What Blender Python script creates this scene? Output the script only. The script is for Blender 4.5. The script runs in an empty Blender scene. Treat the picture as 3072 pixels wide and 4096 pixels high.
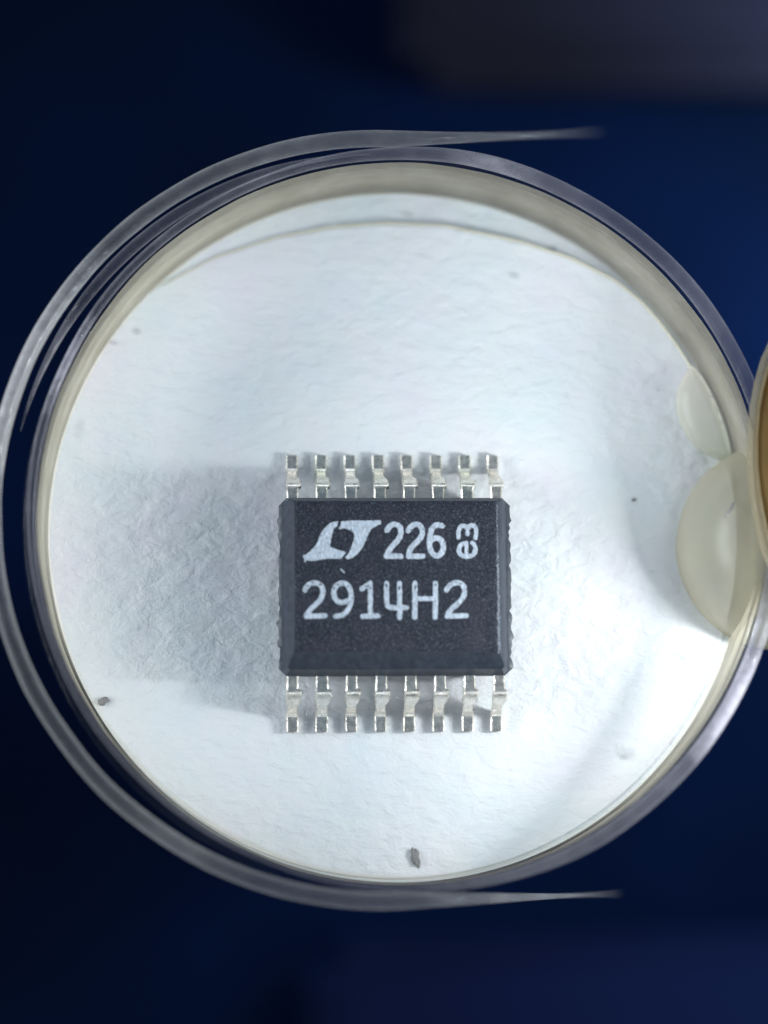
import bpy, bmesh, math, random
from mathutils import Vector, Matrix, noise

# ------------------------------------------------------------------ scene, camera, light (1 unit = 1 mm)
sc = bpy.context.scene
C = sc.collection
R = math.radians
rnd = random.Random(11)

cam_d = bpy.data.cameras.new('camera'); cam = bpy.data.objects.new('camera', cam_d); C.objects.link(cam)
CAM = Vector((-2.5, -6.4, 50.0)); AIM = Vector((-0.23, 1.82, 0.0))
cam.location = CAM
fwd = (AIM - CAM).normalized()
# keep the picture upright: X of the world runs along the picture's width
zz = -fwd; xx = Vector((1, 0, 0)); xx = (xx - zz * xx.dot(zz)).normalized(); yy = zz.cross(xx)
cam.rotation_euler = Matrix((xx, yy, zz)).transposed().to_euler()
cam_d.sensor_fit = 'HORIZONTAL'; cam_d.sensor_width = 100; cam_d.lens = 300.5
cam_d.clip_start = 1; cam_d.clip_end = 400
cam_d.dof.use_dof = True; cam_d.dof.focus_distance = 49.85; cam_d.dof.aperture_fstop = 0.115
sc.camera = cam

sc.view_settings.view_transform = 'Standard'; sc.view_settings.look = 'None'
sc.view_settings.exposure = 0.24; sc.view_settings.gamma = 1

w = bpy.data.worlds.new('World'); sc.world = w; w.use_nodes = True
w.node_tree.nodes['Background'].inputs[0].default_value = (0.45, 0.70, 1.0, 1)
w.node_tree.nodes['Background'].inputs[1].default_value = 0.15

def lamp(name, loc, target, sx, sy, watts, col):
    d = bpy.data.lights.new(name, 'AREA'); d.shape = 'RECTANGLE'; d.size = sx; d.size_y = sy
    d.energy = watts; d.color = col
    o = bpy.data.objects.new(name, d); C.objects.link(o); o.location = loc
    z = (Vector(loc) - Vector(target)).normalized()
    y = Vector((0, 0, 1)); y = (y - z * y.dot(z)).normalized(); x = y.cross(z)
    o.rotation_euler = Matrix((x, y, z)).transposed().to_euler()
    return o
lamp('side_lamp', (12.2, -1.5, 6.6), (0, 0, 0), 0.65, 2.3, 1380, (0.93, 0.985, 1.0))
lamp('near_fill', (11.5, 1.5, 11), (6, 1, 0), 5, 5, 420, (0.92, 0.98, 1.0))  # unseen fill, added to brighten the shaded paper at the right
lamp('table_fill', (27, 13, -15), (16, 13, -30), 6, 6, 18000, (0.6, 0.8, 1.0))  # unseen source added below the dish, brightens the tabletop towards the right
lamp('fill_panel_east', (72, -10, 25), (0, 0, 0), 60, 20, 26000, (0.88, 0.96, 1.0))  # unseen broad soft fill, added from the right
lamp('fill_panel_west', (-74, 4, 26), (0, 0, 0), 70, 24, 66000, (0.90, 0.96, 1.0))  # unseen fill, added to lift the chip's shadow on the left
lamp('soft_panel_north', (-10, 78, 32), (0, 2, 0), 60, 20, 9500, (0.88, 0.95, 1.0))  # unseen soft panel, added to brighten the upper lead slopes
lamp('soft_panel_south', (0, -82, 30), (0, 0, 0), 60, 18, 8000, (0.90, 0.96, 1.0))  # unseen soft panel, added to brighten the lower lead slopes and bevel

# ------------------------------------------------------------------ helpers
def tag(o, label=None, cat=None, group=None, kind=None):
    if label: o['label'] = label
    if cat: o['category'] = cat
    if group: o['group'] = group
    if kind: o['kind'] = kind
    return o

def obj(name, bm, mat, parent=None, smooth=True, loc=None):
    me = bpy.data.meshes.new(name)
    bmesh.ops.recalc_face_normals(bm, faces=bm.faces[:])
    if smooth:
        for f in bm.faces: f.smooth = True
    bm.to_mesh(me); bm.free()
    me.materials.append(mat)
    o = bpy.data.objects.new(name, me); C.objects.link(o)
    if parent: o.parent = parent
    if loc: o.location = loc
    return o

def sharp(o, ang=35):
    try:
        o.data.set_sharp_from_angle(angle=R(ang))
    except Exception: pass
    return o

def empty(name, loc=(0, 0, 0)):
    o = bpy.data.objects.new(name, None); C.objects.link(o); o.location = loc
    o.empty_display_size = 0.5
    return o

class Mat:
    def __init__(s, name, **kw):
        s.m = bpy.data.materials.new(name); s.m.use_nodes = True
        s.t = s.m.node_tree; s.N = s.t.nodes; s.L = s.t.links
        s.b = s.N['Principled BSDF']; s.out = s.N['Material Output']
        for k, v in kw.items(): s.b.inputs[k.replace('_', ' ')].default_value = v
        s.tc = s.N.new('ShaderNodeTexCoord').outputs['Object']
    def n(s, typ, **kw):
        x = s.N.new(typ)
        for k, v in kw.items():
            if hasattr(x, k) and not k[0].isupper(): setattr(x, k, v)
            else: x.inputs[k.replace('_', ' ')].default_value = v
        return x
    def link(s, a, b): s.L.new(a, b)
    def mapping(s, scale=(1, 1, 1), rot=(0, 0, 0), src=None, loc=(0, 0, 0)):
        x = s.N.new('ShaderNodeMapping'); s.link(src or s.tc, x.inputs[0])
        x.inputs['Scale'].default_value = scale; x.inputs['Rotation'].default_value = rot
        x.inputs['Location'].default_value = loc
        return x.outputs[0]
    def noise(s, scale, detail=4, rough=.5, vec=None, dist=0):
        x = s.n('ShaderNodeTexNoise', Scale=scale, Detail=detail, Roughness=rough, Distortion=dist)
        s.link(vec or s.tc, x.inputs['Vector']); return x
    def ramp(s, fac, pts):
        x = s.N.new('ShaderNodeValToRGB'); s.link(fac, x.inputs[0])
        e = x.color_ramp.elements
        while len(e) < len(pts): e.new(.5)
        for i, (p, c) in enumerate(pts):
            e[i].position = p; e[i].color = (*c, 1) if len(c) == 3 else c
        return x.outputs[0]
    def mix(s, fac, a, b, mode='MIX'):
        x = s.N.new('ShaderNodeMix'); x.data_type = 'RGBA'; x.blend_type = mode
        for k, v in ((0, fac), (6, a), (7, b)):
            if hasattr(v, 'links'): s.link(v, x.inputs[k])
            else: x.inputs[k].default_value = v if k == 0 else (*v, 1)
        return x.outputs[2]
    def math(s, op, a, b=0.0, clamp=False):
        x = s.N.new('ShaderNodeMath'); x.operation = op; x.use_clamp = clamp
        for k, v in ((0, a), (1, b)):
            if hasattr(v, 'links'): s.link(v, x.inputs[k])
            else: x.inputs[k].default_value = v
        return x.outputs[0]
    def bump(s, h, strength=1, dist=.02, prev=None, target=None):
        x = s.n('ShaderNodeBump', Strength=strength, Distance=dist); s.link(h, x.inputs['Height'])
        if prev: s.link(prev, x.inputs['Normal'])
        s.link(x.outputs[0], (target or s.b).inputs['Normal']); return x.outputs[0]

# ------------------------------------------------------------------ materials
def paper_mat(name, base, stains=()):
    M = Mat(name, Roughness=.75, Specular_IOR_Level=.25)
    big = M.noise(.33, 3, .55).outputs['Fac']
    c = M.ramp(big, [(.3, (base[0]*.93, base[1]*.97, base[2]*.99)), (.5, base), (.7, (base[0]*1.0, base[1]*.96, base[2]*1.0))])
    blot = M.noise(.9, 4, .6, dist=.6).outputs['Color']
    c = M.mix(.22, c, blot, 'SOFT_LIGHT')
    # faint grey smudges with a shape of their own
    for (x, y, rx, ry, rot, k) in stains:
        v = M.mapping((1/rx, 1/ry, 0), (0, 0, 0), M.mapping((1, 1, 0), (0, 0, rot), loc=(0, 0, 0), src=M.mapping(loc=(-x, -y, 0))))
        l = M.n('ShaderNodeVectorMath', operation='LENGTH'); M.link(v, l.inputs[0])
        nn = M.noise(4.5, 3, .6).outputs['Fac']
        d = M.math('ADD', l.outputs['Value'], M.math('MULTIPLY', M.math('SUBTRACT', nn, .5), 1.6))
        f = M.math('MULTIPLY', M.math('SUBTRACT', 1.0, d, True), k)
        c = M.mix(f, c, (.16, .17, .19))
    M.link(c, M.b.inputs['Base Color'])
    a = M.noise(3.0, 4, .55, vec=M.mapping((.7, 1.1, 1), (0, 0, .35)), dist=.35).outputs['Fac']
    f = M.n('ShaderNodeTexNoise', Scale=1.6, Detail=5, Roughness=.55, Distortion=2.2)
    M.link(M.mapping((.45, 1.5, 1), (0, 0, .2)), f.inputs['Vector'])
    rid = M.math('ABSOLUTE', M.math('SUBTRACT', f.outputs['Fac'], .5))
    rid = M.ramp(rid, [(0, (1, 1, 1)), (.07, (0, 0, 0))])
    p = M.bump(a, .62, .11)
    p = M.bump(rid, .10, .015, p)
    g = M.noise(16, 3, .6).outputs['Fac']
    M.bump(g, .4, .02, p)
    return M.m

def px(x, y, z=0.0):            # photo position -> millimetres on the dish floor
    return ((x - 1577) / 184.0, (2372 - y) / 182.0)

STAINS = [(*px(530, 1300), .16, .10, .4, .45), (*px(430, 1350), .15, .07, .2, .45), (*px(305, 1700), .16, .3, .2, .22),
          (*px(2240, 948), .16, .10, .2, .5), (*px(2075, 1065), .2, .1, .5, .3), (*px(2735, 2630), .30, .14, .3, .45),
          (*px(2500, 3010), .35, .22, .4, .28), (*px(1640, 805), .2, .10, .2, .3), (*px(2555, 1990), .07, .07, 0, .8),
          (*px(1890, 865), .2, .03, -.2, .35), (*px(2480, 3020), .15, .10, .4, .3)]
M_PAPER = paper_mat('white_paper', (.82, .835, .85), STAINS)
M_CARD = paper_mat('white_card', (.80, .84, .86), STAINS)
M_EDGE = Mat('cream_paper_edge', Base_Color=(.80, .74, .56, 1), Roughness=.5).m

# moulded epoxy
M = Mat('black_moulded_epoxy', Roughness=.36, Specular_IOR_Level=.30)
a = M.noise(17, 5, .7, vec=M.mapping((1.3, .85, 1), (0, 0, -.3)), dist=.3).outputs['Fac']
b_ = M.noise(42, 3, .6).outputs['Fac']
c = M.ramp(a, [(.35, (.003, .005, .012)), (.52, (.007, .011, .022)), (.70, (.048, .058, .080))])
pur = M.noise(1.1, 2, .5).outputs['Fac']
fl = M.noise(38, 2, .5, vec=M.mapping((1.2, .8, 1), (0, 0, -.2))).outputs['Fac']
c = M.mix(M.ramp(fl, [(.60, (0, 0, 0)), (.70, (1, 1, 1))]), c, (.15, .175, .22))
c = M.mix(M.ramp(pur, [(.5, (0, 0, 0)), (.75, (.5, .5, .5))]), c, (.045, .036, .062))
M.link(c, M.b.inputs['Base Color'])
p = M.bump(a, .7, .03); M.bump(b_, .6, .014, p)
M_EPOXY = M.m
M = Mat('smooth_moulded_epoxy', Roughness=.40, Specular_IOR_Level=.36)
a = M.noise(7, 4, .6).outputs['Fac']
M.link(M.ramp(a, [(.3, (.018, .024, .038)), (.7, (.044, .053, .070))]), M.b.inputs['Base Color'])
M.bump(M.noise(20, 3, .6).outputs['Fac'], .4, .015)
M_EPOXY2 = M.m
# white print
M = Mat('white_marking_ink', Roughness=.6)
a = M.noise(16, 4, .6, vec=M.mapping((1.6, .6, 1), (0, 0, -.15))).outputs['Fac']
M.link(M.ramp(a, [(.28, (.30, .35, .41)), (.5, (.46, .52, .60)), (.72, (.68, .74, .82))]), M.b.inputs['Base Color'])
M.bump(a, .6, .03)
M_INK = M.m
# tin plated leads
M = Mat('tin_plating', Metallic=.85, Roughness=.33)
a = M.noise(5, 4, .6).outputs['Fac']
oi = M.N.new('ShaderNodeObjectInfo').outputs['Random']
tint = M.ramp(oi, [(0, (.80, .80, .70)), (.5, (.88, .82, .74)), (1, (.83, .81, .75))])
M.link(M.mix(M.ramp(a, [(.5, (0, 0, 0)), (.85, (.5, .5, .5))]), tint, (.42, .38, .30)), M.b.inputs['Base Color'])
M.link(M.ramp(M.noise(8, 3).outputs['Fac'], [(.3, (.16, .16, .16)), (.7, (.42, .42, .42))]), M.b.inputs['Roughness'])
M.bump(M.noise(7, 3, .5).outputs['Fac'], .3, .03)
M_TIN = M.m
M_CUT = Mat('bare_copper_cut', Base_Color=(.30, .21, .15, 1), Metallic=.5, Roughness=.5).m

M_GLINT = Mat('pale_edge_glint', Base_Color=(.30, .33, .38, 1), Roughness=.35).m  # pale colour of the painted glint on the chip's edge
# plastics
def let_light_through(M, t, tint, glow=0.0, gcol=(.8, .75, .6)):
    tr = M.n('ShaderNodeBsdfTransparent'); tr.inputs[0].default_value = (*tint, 1)
    mx = M.N.new('ShaderNodeMixShader'); 
    if isinstance(t, tuple):                   # thin sheet: clear when looked through squarely, dense at a grazing angle
        lw = M.n('ShaderNodeLayerWeight', Blend=.5)
        M.link(M.ramp(lw.outputs['Facing'], [(.32, (t[0],)*3), (.72, (t[1],)*3)]), mx.inputs[0])
    else: mx.inputs[0].default_value = t
    src = M.b.outputs[0]
    if glow:                                   # diffuse transmission: the plastic scatters the lamp's light through itself
        tl = M.n('ShaderNodeBsdfTranslucent'); tl.inputs[0].default_value = (*gcol, 1)
        m2 = M.N.new('ShaderNodeMixShader'); m2.inputs[0].default_value = glow
        M.link(src, m2.inputs[1]); M.link(tl.outputs[0], m2.inputs[2]); src = m2.outputs[0]
    M.link(src, mx.inputs[1]); M.link(tr.outputs[0], mx.inputs[2]); M.link(mx.outputs[0], M.out.inputs[0])
def clear_plastic(name, col, body, rough, bump=.4, glints=()):
    M = Mat(name, Base_Color=(*col, 1), Roughness=rough, Specular_IOR_Level=.6)
    n1 = M.noise(1.1, 4, .6, dist=.5).outputs['Fac']; n2 = M.noise(3.5, 3, .5).outputs['Fac']
    M.bump(n1, bump, .25)
    tr = M.n('ShaderNodeBsdfTransparent'); tr.inputs[0].default_value = (.93, .95, .97, 1)
    mx = M.N.new('ShaderNodeMixShader')
    n3 = M.noise(.16, 2, .5).outputs['Fac']
    f = M.ramp(M.math('ADD', M.math('ADD', M.math('MULTIPLY', n1, .5), M.math('MULTIPLY', n2, .3)), M.math('MULTIPLY', M.math('SUBTRACT', n3, .25), 1.3)), [(.45, (body*.6,)*3), (.75, (body*1.1,)*3), (1.0, (min(1, body*2.4),)*3)])
    fr = M.n('ShaderNodeLayerWeight', Blend=.5)
    f = M.math('ADD', M.math('MULTIPLY', f, .8), M.math('MULTIPLY', M.math('POWER', fr.outputs['Facing'], 2.0), .35), True)
    for (x, y, rad, k) in glints:              # milkier patches painted in for the lamp's glints on the rims
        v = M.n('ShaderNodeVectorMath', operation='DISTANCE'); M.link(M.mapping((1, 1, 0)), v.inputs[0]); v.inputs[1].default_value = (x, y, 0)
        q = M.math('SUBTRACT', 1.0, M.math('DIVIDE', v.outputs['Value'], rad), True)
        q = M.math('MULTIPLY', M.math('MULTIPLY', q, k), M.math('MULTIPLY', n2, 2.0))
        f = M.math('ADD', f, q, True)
    tl = M.n('ShaderNodeBsdfTranslucent'); tl.inputs[0].default_value = (*col, 1)
    m2 = M.N.new('ShaderNodeMixShader'); m2.inputs[0].default_value = .45
    M.link(M.b.outputs[0], m2.inputs[1]); M.link(tl.outputs[0], m2.inputs[2])
    M.link(f, mx.inputs[0]); M.link(tr.outputs[0], mx.inputs[1]); M.link(m2.outputs[0], mx.inputs[2])
    M.link(mx.outputs[0], M.out.inputs[0])
    return M.m
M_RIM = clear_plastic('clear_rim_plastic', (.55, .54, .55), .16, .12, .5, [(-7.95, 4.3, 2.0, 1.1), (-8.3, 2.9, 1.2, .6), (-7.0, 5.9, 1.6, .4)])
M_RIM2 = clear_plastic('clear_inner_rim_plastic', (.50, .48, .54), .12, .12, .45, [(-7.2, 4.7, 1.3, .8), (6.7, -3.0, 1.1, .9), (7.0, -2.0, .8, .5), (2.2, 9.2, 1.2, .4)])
M_FLANGE = clear_plastic('clear_flange_plastic', (.05, .06, .08), .12, .12, .15)
M = Mat('beige_translucent_wall', Roughness=.4, Subsurface_Weight=.0)
a = M.noise(1.0, 4, .6, dist=.4).outputs['Fac']
M.link(M.ramp(a, [(.3, (.42, .37, .26)), (.55, (.60, .54, .42)), (.75, (.74, .70, .58))]), M.b.inputs['Base Color'])
M.bump(M.noise(2.2, 4, .6).outputs['Fac'], .5, .12)
let_light_through(M, (.90, .50), (.995, .99, .98), .4, (.9, .84, .68))
M_WALL = M.m
M = Mat('milky_drop', Roughness=.28, Subsurface_Weight=.35, Subsurface_Radius=(.8, .8, .6), Subsurface_Scale=.6)
a = M.noise(.8, 3, .5).outputs['Fac']
M.link(M.ramp(a, [(.35, (.40, .37, .32)), (.6, (.42, .41, .33))]), M.b.inputs['Base Color'])
let_light_through(M, (.38, .12), (.985, .985, .95), .45)
M_DROP = M.m
M = Mat('pale_milky_drop', Roughness=.28, Subsurface_Weight=.35, Subsurface_Radius=(.8, .8, .6), Subsurface_Scale=.6)
M.link(M.ramp(M.noise(.8, 3, .5).outputs['Fac'], [(.35, (.72, .69, .62)), (.6, (.66, .71, .60))]), M.b.inputs['Base Color'])
let_light_through(M, (.5, .1), (.98, .98, .95), .3)
M_DROP2 = M.m
M = Mat('amber_resin', Roughness=.5, Specular_IOR_Level=.15)
M.link(M.ramp(M.noise(.5, 3, .5).outputs['Fac'], [(.3, (.08, .040, .006)), (.7, (.13, .070, .012))]), M.b.inputs['Base Color'])
M_AMBER = M.m
M = Mat('beige_cap_rim', Base_Color=(.27, .24, .16, 1), Roughness=.35)
let_light_through(M, .62, (.97, .94, .87), .4)
M_CAPRIM = M.m
M = Mat('navy_tabletop', Roughness=.8, Specular_IOR_Level=.02)
M.link(M.ramp(M.noise(.06, 3, .5).outputs['Fac'], [(.3, (.0002, .0017, .006)), (.7, (.0004, .0034, .018))]), M.b.inputs['Base Color'])
M_TABLE = M.m
M_CASE = Mat('dark_slate_plastic', Base_Color=(.0035, .0065, .028, 1), Roughness=.8, Specular_IOR_Level=.02).m
M_PANEL = Mat('dark_violet_plastic', Base_Color=(.011, .011, .020, 1), Roughness=.8, Specular_IOR_Level=.02).m
M = Mat('grey_dust', Base_Color=(.27, .26, .26, 1), Roughness=.9)
let_light_through(M, .30, (1, 1, 1))
M_SPECK = M.m
M_STAND = Mat('black_stand_plastic', Base_Color=(.004, .005, .008, 1), Roughness=.6).m

# ------------------------------------------------------------------ setting
bm = bmesh.new()
bmesh.ops.create_grid(bm, x_segments=8, y_segments=8, size=160)
t = obj('tabletop', bm, M_TABLE, loc=(0, 0, -30)); tag(t, kind='structure')

def slab(name, x0, x1, y0, y1, z0, z1, mat, label, cat):
    bm = bmesh.new(); bmesh.ops.create_cube(bm, size=1)
    bmesh.ops.scale(bm, vec=(x1-x0, y1-y0, z1-z0), verts=bm.verts)
    bmesh.ops.bevel(bm, geom=bm.edges[:], offset=1.1, segments=4, affect='EDGES')
    o = obj(name, bm, mat, loc=((x0+x1)/2, (y0+y1)/2, z0)); 
    for v in o.data.vertices: v.co.z += (z1-z0)/2
    tag(o, label, cat); return o
slab('violet_tray_edge', 1.8, 44, 21.7, 50, -30, -26, M_PANEL, 'blurred dark violet tray edge beyond the dish at the top right', 'tray')
slab('dark_case_edge', -1.5, 44, -36, -7.9, -30, -27.5, M_PANEL, 'blurred dark case edge below the dish at the bottom right', 'case')
bpy.data.objects['dark_case_edge'].data.materials[0] = M_CASE

# ------------------------------------------------------------------ dish
DC = Vector((0.09, 1.44, 0.0))
def wob(a, s, amp): return amp * noise.noise(Vector((math.cos(a)*s, math.sin(a)*s, s*3.1)))

def revolve(profile, n=240, center=DC, wobble=.02, seed=1.0):
    """closed profile of (r, z) turned round the dish's axis"""
    bm = bmesh.new(); rings = []
    for i in range(n):
        a = 2*math.pi*i/n; row = []
        for j, (r, z) in enumerate(profile):
            rr = r + wob(a, 3+seed, wobble) + wob(a, 9+seed, wobble*.5); z2 = z + wob(a, 5+seed+1, wobble)*(.6 if z > .5 else 0)
            row.append(bm.verts.new((center.x + rr*math.cos(a), center.y + rr*math.sin(a), z2)))
        rings.append(row)
    k = len(profile)
    for i in range(n):
        A, B = rings[i], rings[(i+1) % n]
        for j in range(k):
            bm.faces.new((A[j], B[j], B[(j+1) % k], A[(j+1) % k]))
    return bm

H = 2.15
dish = empty('round_dish', (0, 0, 0))
tag(dish, 'round clear plastic dish with a beige inner wall holding the white paper', 'dish')
bm = revolve([(0.02, -.25), (7.66, -.25), (7.66, -.03), (0.02, -.03)], wobble=0)
obj('floor_disc', bm, M_CARD, dish, smooth=False)
bm = revolve([(.02, -29.98), (5.6, -29.98), (5.6, -29.3), (4.2, -28.4), (4.2, -1.2), (6.6, -.27), (.02, -.27)], wobble=0)
sharp(obj('stand', bm, M_STAND, dish))
bm = revolve([(7.62, -.34), (7.60, .3), (7.57, 1.2), (7.56, H-.12), (7.60, H-.02), (7.64, H), (7.68, H-.05), (7.69, H-.2), (7.70, .8), (7.72, -.34)], seed=2)
obj('inner_wall', bm, M_WALL, dish)
bm = revolve([(7.72, H-.62), (7.98, H-.62), (7.98, H-.56), (7.72, H-.56)], center=DC+Vector((-.05, 0, 0)), wobble=0)
obj('flange', bm, M_FLANGE, dish)

# outer rim: half circle on the left, two arms running off to the right and down
def sweep(path, sect, closed=False):
    bm = bmesh.new(); rows = []
    n = len(path)
    for i, (p, s) in enumerate(path):
        p0 = path[max(i-1, 0)][0]; p1 = path[min(i+1, n-1)][0]
        t = (p1-p0).normalized(); side = Vector((-t.y, t.x, 0)).normalized()
        rows.append([bm.verts.new(p + side*(u*s) + Vector((0, 0, v*s))) for u, v in sect])
    k = len(sect)
    for i in range(n-1):
        for j in range(k):
            bm.faces.new((rows[i][j], rows[i+1][j], rows[i+1][(j+1) % k], rows[i][(j+1) % k]))
    bm.faces.new(rows[0]); bm.faces.new(rows[-1][::-1])
    return bm
def u_rim(r, cx, cy, z, ax0, ax1, drop, top_rise, bot_rise, squash=.955):
    P = []
    for i in range(22, 0, -1):
        f = i/22; P.append((Vector((cx+.3+(ax0)*f, cy + r*squash + top_rise*f*f + .12*f, z - drop*f*f)), 1-.96*f**.8))
    for i in range(121):
        a = math.pi/2 - .04 + (math.pi+.08)*i/120
        s = 1 + .04*noise.noise(Vector((i*.2, r, 1)))
        P.append((Vector((cx + r*math.cos(a) + .02*noise.noise(Vector((i*.15, 0, r))), cy + r*(squash if True else 1)*math.sin(a), z)), s))
    for i in range(1, 23):
        f = i/22; P.append((Vector((cx+.3+(ax1)*f, cy - r*squash + bot_rise*f*f + .1*f, z - drop*f*f)), 1-.96*f**.8))
    return P
sect = [(.18*math.cos(2*math.pi*k/10), .26*math.sin(2*math.pi*k/10)) for k in range(10)]
bm = sweep(u_rim(8.12, -.39, 1.52, H, 5.6, 5.6, 7.0, 2.45, .0, 1.0), sect)
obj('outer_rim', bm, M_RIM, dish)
# inner rim: broad on the right, a thin bead on the lower left
def arc_w(a):
    d = math.degrees(a) % 360
    K = [(0, 1), (75, 1), (110, .62), (165, .55), (200, .42), (250, .30), (275, .45), (300, .9), (360, 1)]
    for (a0, w0), (a1, w1) in zip(K, K[1:]):
        if a0 <= d <= a1: return w0 + (w1-w0)*(d-a0)/(a1-a0)
def ring_path(cx, cy, r_in, z, width):
    P = []
    for i in range(261):
        a = 2*math.pi*i/260; wd = arc_w(a)
        rr = r_in + width*wd + .02*noise.noise(Vector((math.cos(a)*3, math.sin(a)*3, 5)))
        P.append((Vector((cx + rr*math.cos(a), cy + rr*math.sin(a), z)), wd))
    return P
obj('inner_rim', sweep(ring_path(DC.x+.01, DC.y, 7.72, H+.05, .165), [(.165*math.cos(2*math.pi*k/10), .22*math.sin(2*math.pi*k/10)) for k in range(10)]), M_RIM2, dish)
# second, thinner lip just inside the outer rim, upper left only
P = []
for i in range(81):
    a = R(92) + R(75)*i/80
    P.append((Vector((-.27 + 7.92*math.cos(a), 1.47 + 7.92*math.sin(a), H-.3)), .08+.85*math.sin(math.pi*i/80)))
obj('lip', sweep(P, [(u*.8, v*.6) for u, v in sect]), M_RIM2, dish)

# ------------------------------------------------------------------ paper sheet (top edge cut along an arc and curled)
arc_px = [(120, 1700), (300, 1430), (600, 1165), (857, 1027), (1092, 949), (1327, 902), (1562, 886), (1797, 898), (2000, 941), (2112, 966), (2324, 1037), (2500, 1129), (2642, 1249), (2748, 1355), (2800, 1415), (2960, 1640), (3100, 1800)]
arc = [(px(*p)[0], px(*p)[1] + .21) for p in arc_px]
def arc_y(x):
    if x <= arc[0][0]: return arc[0][1]
    for (x0, y0), (x1, y1) in zip(arc, arc[1:]):
        if x0 <= x <= x1: return y0 + (y1-y0)*(x-x0)/(x1-x0)
    return arc[-1][1]
def curl(x, y):
    """lift of the sheet close to its cut edge, strongest at the upper right"""
    d = arc_y(x) - y
    k = max(0, min(1, (x + 4.5)/9.0)); k = k*k*(3-2*k)
    e = max(0, 1 - d/1.7)
    return .13*k*e*e
bm = bmesh.new()
nx, ny = 150, 150
rows = []
# columns across x, each running from the lower wall up to the arc
cols = []
for i in range(nx+1):
    x = -7.56 + 15.12*i/nx
    h = math.sqrt(max(0, 7.57**2 - x*x))
    ylo = DC.y - h; yhi = min(DC.y + h, arc_y(x))
    yhi = max(yhi, ylo + .01)
    col = []
    for j in range(ny+1):
        y = ylo + (yhi-ylo)*j/ny
        z = curl(x, y) + .012*noise.noise(Vector((x*.9, y*.9, 2))) + .006*noise.noise(Vector((x*3, y*5, 7)))
        fade = 1 if math.hypot(x, y) > 3.6 else .4
        col.append(bm.verts.new((x, y, z*fade if curl(x, y) == 0 else z)))
    cols.append(col)
for i in range(nx):
    for j in range(ny):
        bm.faces.new((cols[i][j], cols[i+1][j], cols[i+1][j+1], cols[i][j+1]))
# folded edge below the arc
edge = []
for i in range(nx+1):
    v = cols[i][ny]; edge.append(bm.verts.new((v.co.x, v.co.y+.0, v.co.z-.05)))
ef = []
for i in range(nx):
    ef.append(bm.faces.new((cols[i][ny], cols[i+1][ny], edge[i+1], edge[i])))
sheet = obj('paper_sheet', bm, M_PAPER)
tag(sheet, 'white textured paper sheet with a curled curved edge, lying in the dish under the chip', 'paper')
# cream lip along the cut edge
P = []
for i in range(24, nx-7):
    x = -7.56 + 15.12*i/nx; y = min(arc_y(x), DC.y + math.sqrt(max(0, 7.57**2-x*x)))
    k = max(0, min(1, (i-24)/40)); P.append((Vector((x, y, curl(x, y)+.0)), .35+.9*k*(0.4+.6*i/nx)))
e = obj('cut_edge', sweep(P, [(.02*math.cos(2*math.pi*k/8), .02*math.sin(2*math.pi*k/8)) for k in range(8)]), M_EDGE, sheet)

# ------------------------------------------------------------------ milky drops at the right wall
def drop(name, cx, cy, r, h, mat, label, squash=1.0, z0=-.02, power=2.4, inner=False):
    bm = bmesh.new(); rings = []
    n, k = 72, 14
    for j in range(k+1):
        a = math.pi/2*j/k
        rr = r*math.cos(a)**(2/power); z = h*math.sin(a)**(2/power)
        row = []
        for i in range(n):
            t = 2*math.pi*i/n
            q = rr*(1 + .015*noise.noise(Vector((math.cos(t)*2, math.sin(t)*2, r*5))))
            X_ = cx + q*math.cos(t); Y_ = cy + q*squash*math.sin(t)
            if inner:                    # pressed flat against the wall
                rad = math.hypot(X_-DC.x, Y_-DC.y)
                if rad > 7.5: X_ = DC.x + (X_-DC.x)*7.5/rad; Y_ = DC.y + (Y_-DC.y)*7.5/rad
            row.append(bm.verts.new((X_, Y_, z0 + z)))
        rings.append(row)
    for j in range(k):
        for i in range(n):
            try: bm.faces.new((rings[j][i], rings[j][(i+1) % n], rings[j+1][(i+1) % n], rings[j+1][i]))
            except ValueError: pass
    bm.faces.new(rings[0][::-1])
    bmesh.ops.remove_doubles(bm, verts=bm.verts, dist=.001)
    o = obj(name, bm, mat); tag(o, label, 'drop', 'milky drops at the right side of the dish wall'); return o
drop('milky_drop', 7.57, 4.22, 1.27, .6, M_DROP2, 'smaller pale milky drop against the right dish wall, above the larger one', inner=True)
drop('milky_drop', 8.47, 1.02, 2.28, 2.45, M_DROP, 'larger beige milky drop bulging over the right dish wall beside the amber bead')

cap = empty('amber_bead', (8.87, 2.45, 0)); tag(cap, 'oval amber bead with a pale beige rim at the right edge of the picture', 'bead')
def oval(name, prof, mat):
    bm = revolve(prof, 160, Vector((0, 0, 0)), .008, 7)
    for v in bm.verts: v.co.x *= 1.55; v.co.y *= 3.45
    return obj(name, bm, mat, cap)
CZ = 2.45
oval('bead_rim', [(.90, CZ), (.94, CZ), (1.0, CZ+.12), (1.0, CZ+.28), (.97, CZ+.42), (.92, CZ+.50), (.905, CZ+.46), (.90, CZ+.3)], M_CAPRIM)
oval('amber_core', [(.01, CZ+.05), (.91, CZ+.05), (.915, CZ+.3), (.84, CZ+.48), (.6, CZ+.66), (.3, CZ+.76), (.01, CZ+.78)], M_AMBER)

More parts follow.
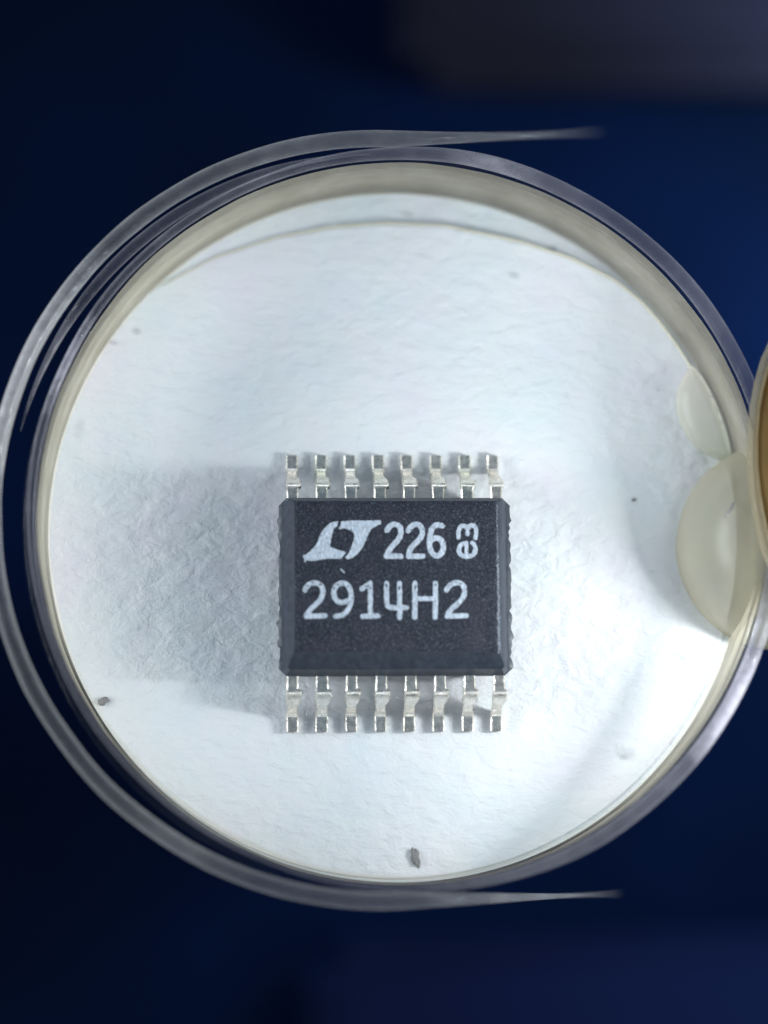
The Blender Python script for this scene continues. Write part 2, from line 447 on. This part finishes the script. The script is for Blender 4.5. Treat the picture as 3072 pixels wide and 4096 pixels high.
# ------------------------------------------------------------------ dust
def speck(x, y, sx, sy, h, rot, label, seed, mat=M_SPECK):
    bm = bmesh.new(); bmesh.ops.create_icosphere(bm, subdivisions=3, radius=1)
    for v in bm.verts:
        q = 1 + .55*noise.noise(v.co*1.7 + Vector((seed, 0, 0)))
        v.co = Vector((v.co.x*sx*q, v.co.y*sy*q, v.co.z*h*q))
    o = obj('dust_speck', bm, mat, loc=(x, y, h*.6)); o.rotation_euler.z = rot
    tag(o, label, 'dust', 'dust specks on the white paper'); return o
speck(*px(415, 2795), .13, .075, .05, .4, 'dark dust speck on the white paper near the lower left rim', 1.3)
speck(*px(1648, 3405), .085, .21, .05, .25, 'long brownish dust speck on the paper near the bottom rim', 5.1)
speck(*px(2550, 1992), .032, .022, .02, .1, 'tiny dark dust speck on the paper right of the chip', 8.7)

f_ = speck(6.98, 1.5, .04, .18, .03, -.6, 'thin dark fibre lying on the larger milky drop by the amber bead', 3.3); f_.location.z = 2.30

# ------------------------------------------------------------------ the chip
chip = empty('microchip', (-.04, .03, 0)); tag(chip, 'black sixteen lead microchip printed 226 e3 2914H2 lying on the white paper', 'microchip')
ZT, ZM = 1.52, .86
def rect_ring(x0, x1, y0, y1, z, c, n=44, jag=0, seed=0):
    """rounded rectangle ring with n points a side"""
    P = []
    corners = [(x1, y0, x1, y1), (x1, y1, x0, y1), (x0, y1, x0, y0), (x0, y0, x1, y0)]
    for q, (ax, ay, bx, by) in enumerate(corners):
        L = math.hypot(bx-ax, by-ay); dx, dy = (bx-ax)/L, (by-ay)/L; nx_, ny_ = dy, -dx
        for k in range(n):
            f = c + (L-2*c)*k/(n-1)
            j = 0
            if jag and q in (0, 2):
                j = jag*min(1, f/.5, (L-f)/.5)*(noise.noise(Vector((f*3.1, q*7+seed, 0))) + .6*noise.noise(Vector((f*9, q*5+seed, 3)))) 
            P.append((ax+dx*f+nx_*j, ay+dy*f+ny_*j, z))
    return P
layers = [rect_ring(-2.22, 2.22, -1.72, 1.72, .12, .05), rect_ring(-2.30, 2.30, -1.78, 1.78, .18, .08),
          rect_ring(-2.47, 2.46, -1.88, 1.94, ZM-.16, .16, jag=.02), rect_ring(-2.50, 2.50, -1.90, 1.96, ZM-.11, .17, jag=.095, seed=1),
          rect_ring(-2.50, 2.50, -1.90, 1.96, ZM-.02, .17, jag=.095, seed=1), rect_ring(-2.44, 2.42, -1.89, 1.94, ZM+.03, .12, jag=.012),
          rect_ring(-2.42, 2.395, -1.875, 1.93, ZM+.06, .08), rect_ring(-2.31, 2.29, -1.80, 1.875, 1.32, .05), rect_ring(-2.19, 2.18, -1.50, 1.80, ZT-.05, .05), rect_ring(-2.17, 2.15, -1.45, 1.785, ZT-.012, .04)]
bm = bmesh.new(); VR = [[bm.verts.new(p) for p in L] for L in layers]
for A, B in zip(VR, VR[1:]):
    n = len(A)
    for i in range(n): bm.faces.new((A[i], A[(i+1) % n], B[(i+1) % n], B[i]))
bm.faces.new(VR[0][::-1]); bm.faces.new(VR[-1])
body = obj('body', bm, M_EPOXY2, chip); sharp(body, 28)
# textured top face, real relief
def relief(x, y):
    v = Vector((x*15, y*10, 1.0))
    return .007*noise.noise(v) + .004*noise.noise(v*2.1)
bm = bmesh.new(); gx, gy = 230, 170; G = []
for i in range(gx+1):
    x = -2.17 + 4.32*i/gx; row = []
    for j in range(gy+1):
        y = -1.45 + 3.235*j/gy
        e = min(1, min(i, gx-i, j, gy-j)/4)
        row.append(bm.verts.new((x, y, ZT - .016*(1-e)**2 + relief(x, y)*(.4+.6*e))))
    G.append(row)
for i in range(gx):
    for j in range(gy): bm.faces.new((G[i][j], G[i+1][j], G[i+1][j+1], G[i][j+1]))
topf = obj('top_face', bm, M_EPOXY, chip)

# pale grains that paint the sparkling glint along the moulding's right edge
bm = bmesh.new()
for q in range(210):
    y = -1.48 + 3.2*q/210 + rnd.uniform(-.008, .008); x = 2.155 + rnd.gauss(0, .010); r_ = rnd.uniform(.006, .019)*(.65 if y > .6 else 1)
    mtx = Matrix.Translation((x, y, ZT-.012 + rnd.uniform(-.006, .006))) @ Matrix.Rotation(rnd.uniform(0, 6), 4, 'Z') @ Matrix.Diagonal((r_, r_*rnd.uniform(.6, 1.8), r_*.8, 1))
    bmesh.ops.create_icosphere(bm, subdivisions=1, radius=1, matrix=mtx)
o = obj('edge_glint', bm, M_GLINT, chip, smooth=False); tag(o, kind='stuff')

# leads
M_LEADS = []
def lead(x, s, k):
    """gull-wing lead at x; s=+1 on the upper row, -1 on the lower"""
    r2 = random.Random(100*k + (7 if s > 0 else 3))
    hw = .131 + r2.uniform(-.006, .006); th = .13
    zs = ZM - .01
    # centre line (y, z)
    ctrl = [(1.80, zs-.06), (2.13, zs-.06), (2.20, zs-.07), (2.26, zs-.12), (2.33, zs-.22), (2.44, .44), (2.55, .25), (2.62, .155), (2.70, .105), (2.80, .09), (2.92, .08), (3.03, .08)]
    pts = []
    for (a, b), (c_, d) in zip(ctrl, ctrl[1:]):
        for q in range(3): pts.append((a+(c_-a)*q/3, b+(d-b)*q/3))
    pts.append(ctrl[-1])
    tip = r2.uniform(-.02, .02)
    bm = bmesh.new(); rows = []
    n = len(pts); L = 0
    for i, (y, z) in enumerate(pts):
        a = pts[max(i-1, 0)]; b = pts[min(i+1, n-1)]
        t = Vector((0, b[0]-a[0], b[1]-a[1])).normalized(); nn = Vector((0, -t.z, t.y))
        # dam-bar stubs: the lead is wider, mostly on its right, halfway down the slope
        def bumpf(y0, y1, yy_):
            q = max(0, min(1, (yy_-y0)/.03)) * max(0, min(1, (y1-yy_)/.03)); return q
        st = bumpf(2.17, 2.42, y)
        wl = hw + .012*st*r2.choice((0, 1)) ; wr = hw + (.062 + r2.uniform(-.008, .01))*st
        neck = bumpf(2.44, 2.60, y)*.007
        if y < 2.08: wl -= .004; wr -= .004
        c0 = Vector((x + tip*max(0, y-2.4) + r2.uniform(-.003, .003), y if True else 0, z))
        ch = .03
        sec = [(-wl+neck, -th/2+ch), (-wl+neck+ch, -th/2), (wr-neck-ch, -th/2), (wr-neck, -th/2+ch), (wr-neck, th/2-ch), (wr-neck-ch, th/2), (-wl+neck+ch, th/2), (-wl+neck, th/2-ch)]
        row = []
        for u, v in sec:
            q = c0 + Vector((u, 0, 0)) + nn*(v + .006*noise.noise(Vector((x*3+u*8, y*9, k))))
            row.append(bm.verts.new((q.x, s*q.y, q.z)))
        rows.append(row)
    for i in range(n-1):
        for j in range(8): bm.faces.new((rows[i][j], rows[i+1][j], rows[i+1][(j+1) % 8], rows[i][(j+1) % 8]))
    bm.faces.new(rows[0]); cut = bm.faces.new(rows[-1][::-1])
    o = obj('lead', bm, M_TIN, chip); sharp(o, 40)
    o.data.materials.append(M_CUT); o.data.polygons[len(o.data.polygons)-1].material_index = 1
for k in range(8):
    xx_ = -2.205 + .631*k
    lead(xx_, 1, k); lead(xx_, -1, k)

# ------------------------------------------------------------------ printed marks, 6 microns of ink following the relief
def tp(X, Y):                      # place on the chip's top face, mm
    return ((X - 1577)/190.0 + TX, (2372 - Y)/188.0 + TY)
TX, TY = -0.07, -0.175
def c5(p): return tp(1180 + p[0]*.229, 2050 + p[1]*.229)
def c6(p): return tp(1500 + p[0]*.2893, 2050 + p[1]*.2893)
def c7(p): return tp(1180 + p[0]*.446, 2290 + p[1]*.446)
def smooth_line(P, it=2):
    for _ in range(it):
        Q = [P[0]]
        for a, b in zip(P, P[1:]):
            Q += [(a[0]*.75+b[0]*.25, a[1]*.75+b[1]*.25), (a[0]*.25+b[0]*.75, a[1]*.25+b[1]*.75)]
        Q.append(P[-1]); P = Q
    return P
def seg_d(x, y, a, b):
    dx, dy = b[0]-a[0], b[1]-a[1]; L = dx*dx+dy*dy
    t = 0 if L == 0 else max(0, min(1, ((x-a[0])*dx+(y-a[1])*dy)/L))
    return math.hypot(x-a[0]-t*dx, y-a[1]-t*dy)
def inside(x, y, P):
    r = False; j = len(P)-1
    for i in range(len(P)):
        if (P[i][1] > y) != (P[j][1] > y) and x < (P[j][0]-P[i][0])*(y-P[i][1])/(P[j][1]-P[i][1])+P[i][0]: r = not r
        j = i
    return r
CELL = .0085
def ink(name, strokes=(), poly=None, pits=(), rough=.010, label=None):
    """strokes: list of (polyline in mm, half width)"""
    pts = [p for s, _ in strokes for p in s] + (poly or [])
    x0 = min(p[0] for p in pts)-.08; x1 = max(p[0] for p in pts)+.08
    y0 = min(p[1] for p in pts)-.08; y1 = max(p[1] for p in pts)+.08
    nx_ = int((x1-x0)/CELL); ny_ = int((y1-y0)/CELL)
    on = {}
    for i in range(nx_):
        for j in range(ny_):
            x = x0+(i+.5)*CELL; y = y0+(j+.5)*CELL
            e = rough*(noise.noise(Vector((x*26, y*14, 4))) + .8*noise.noise(Vector((x*60, y*40, 9))))
            ok = False
            if poly:
                ins = inside(x, y, poly); d = min(seg_d(x, y, poly[q-1], poly[q]) for q in range(len(poly)))
                ok = (d if ins else -d) + e > 0
            else:
                for s, hw in strokes:
                    d = min(seg_d(x, y, a, b) for a, b in zip(s, s[1:]))
                    if d < hw + e: ok = True; break
            if ok:
                for (qx, qy, a_, b_2) in pits:
                    if ((x-qx)/a_)**2 + ((y-qy)/b_2)**2 < 1 + 40*e: ok = False; break
            if ok and noise.noise(Vector((x*34, y*22, 21))) > .50: ok = False
            if ok: on[(i, j)] = 1
    bm = bmesh.new(); V = {}
    def vt(i, j):
        if (i, j) not in V:
            x = x0+i*CELL; y = y0+j*CELL
            V[(i, j)] = bm.verts.new((x, y, ZT + relief(x, y) + .005))
        return V[(i, j)]
    for (i, j) in on: bm.faces.new((vt(i, j), vt(i+1, j), vt(i+1, j+1), vt(i, j+1)))
    # skirt so that the ink has thickness
    be = [e_ for e_ in bm.edges if len(e_.link_faces) == 1]
    r = bmesh.ops.extrude_edge_only(bm, edges=be)
    for g in r['geom']:
        if isinstance(g, bmesh.types.BMVert): g.co.z -= .012
    o = obj(name, bm, M_INK, chip)
    if label: o['label'] = label
    return o
def S(P, f, hw): return (smooth_line([f(p) for p in P]), hw)
W1 = .057; W2 = .053
LOGO_A = [(130,760),(190,750),(260,700),(340,620),(400,540),(430,450),(470,360),(540,270),(620,195),(700,170),(765,165),(745,240),(690,290),(665,350),(650,450),(620,560),(615,615),(690,635),(760,670),(850,690),(900,715),(850,770),(815,825),(600,815),(350,860),(200,855),(180,895),(165,830)]
LOGO_B = [(830,165),(960,150),(1200,150),(1520,145),(1520,215),(1430,245),(1330,320),(1280,420),(1240,530),(1190,630),(1110,730),(1030,800),(930,830),(885,800),(940,740),(985,660),(1000,600),(1030,520),(1050,430),(1040,370),(990,325),(920,300),(850,290),(790,300),(775,280),(810,230)]
ink('printed_logo', poly=[c5(p) for p in LOGO_A], label='left half of the printed slanted logo')
ink('printed_logo', poly=[c5(p) for p in LOGO_B], label='right half of the printed slanted logo')
ink('printed_digit', [S([(180,255),(215,200),(280,165),(345,185),(378,245),(372,330),(330,400),(270,460),(210,530),(172,612)], c6, W1), S([(170,615),(372,618)], c6, W1)], label='printed digit 2, first of the upper line')
ink('printed_digit', [S([(482,260),(512,205),(575,165),(640,180),(680,240),(673,330),(620,400),(550,460),(500,530),(482,612)], c6, W1), S([(482,618),(678,618)], c6, W1)], label='printed digit 2, second of the upper line')
ink('printed_digit', [S([(955,195),(880,172),(820,215),(790,290),(775,390),(775,480),(800,570),(870,622),(940,590),(972,500),(960,420),(910,368),(850,360),(800,400)], c6, W1)], label='printed digit 6')
ink('printed_digit', [S([(1185,355),(1178,270),(1215,200),(1270,185),(1305,225),(1312,305)], c6, .045), S([(1308,240),(1340,190),(1400,180),(1437,250),(1418,365)], c6, .045)], label='printed digit 3 turned sideways')
ink('printed_letter', [S([(1290,438),(1215,450),(1178,530),(1205,600),(1290,632),(1380,610),(1425,540),(1405,460),(1375,432)], c6, .046), S([(1292,445),(1292,615)], c6, .040)], label='printed letter e turned sideways')
def pit(x, y, a=.022, b=.014): q = c7((x, y)); return (q[0], q[1], a, b)
ink('printed_digit', [S([(90,165),(115,122),(172,98),(232,115),(258,170),(240,245),(185,300),(128,350),(102,398)], c7, W2), S([(102,402),(270,398)], c7, W2)],
    pits=[pit(118,128,.025,.016), pit(160,98,.03,.013), pit(232,116,.04,.018)], label='printed digit 2, first of the lower line')
ink('printed_digit', [S([(480,260),(425,285),(368,260),(345,190),(370,125),(425,98),(482,120),(508,190),(508,270),(480,350),(430,395),(365,402)], c7, W2)],
    pits=[pit(352,150,.016,.022), pit(385,117,.022,.018), pit(440,113,.014,.024), pit(480,134,.025,.016)], label='printed digit 9')
ink('printed_digit', [S([(605,155),(645,130),(680,105)], c7, W2), S([(680,105),(680,400)], c7, W2), S([(612,403),(748,400)], c7, W2)],
    pits=[pit(650,133,.05,.014), pit(682,150,.018,.022)], label='printed digit 1')
ink('printed_digit', [S([(828,108),(826,290),(850,330),(1003,326)], c7, W2), S([(944,108),(944,415)], c7, W2)],
    pits=[pit(828,128,.022,.036), pit(942,150,.018,.05)], label='printed digit 4')
ink('printed_letter', [S([(1086,108),(1080,412)], c7, W2), S([(1270,108),(1266,412)], c7, W2), S([(1086,246),(1266,246)], c7, W2*.95)],
    pits=[pit(1086,140,.015,.055), pit(1270,122,.02,.02)], label='printed letter H')
ink('printed_digit', [S([(1370,168),(1398,125),(1450,98),(1510,108),(1540,165),(1522,240),(1460,300),(1400,350),(1375,398)], c7, W2), S([(1372,404),(1545,400)], c7, W2)],
    pits=[pit(1405,122,.028,.012), pit(1455,102,.03,.010), pit(1500,110,.03,.014)], label='printed digit 2, last of the lower line')
# small pale fibre between the lines
ink('pale_mark', [([tp(1366, 2280), tp(1378, 2294)], .015)], label='small pale scratch between the two printed lines')
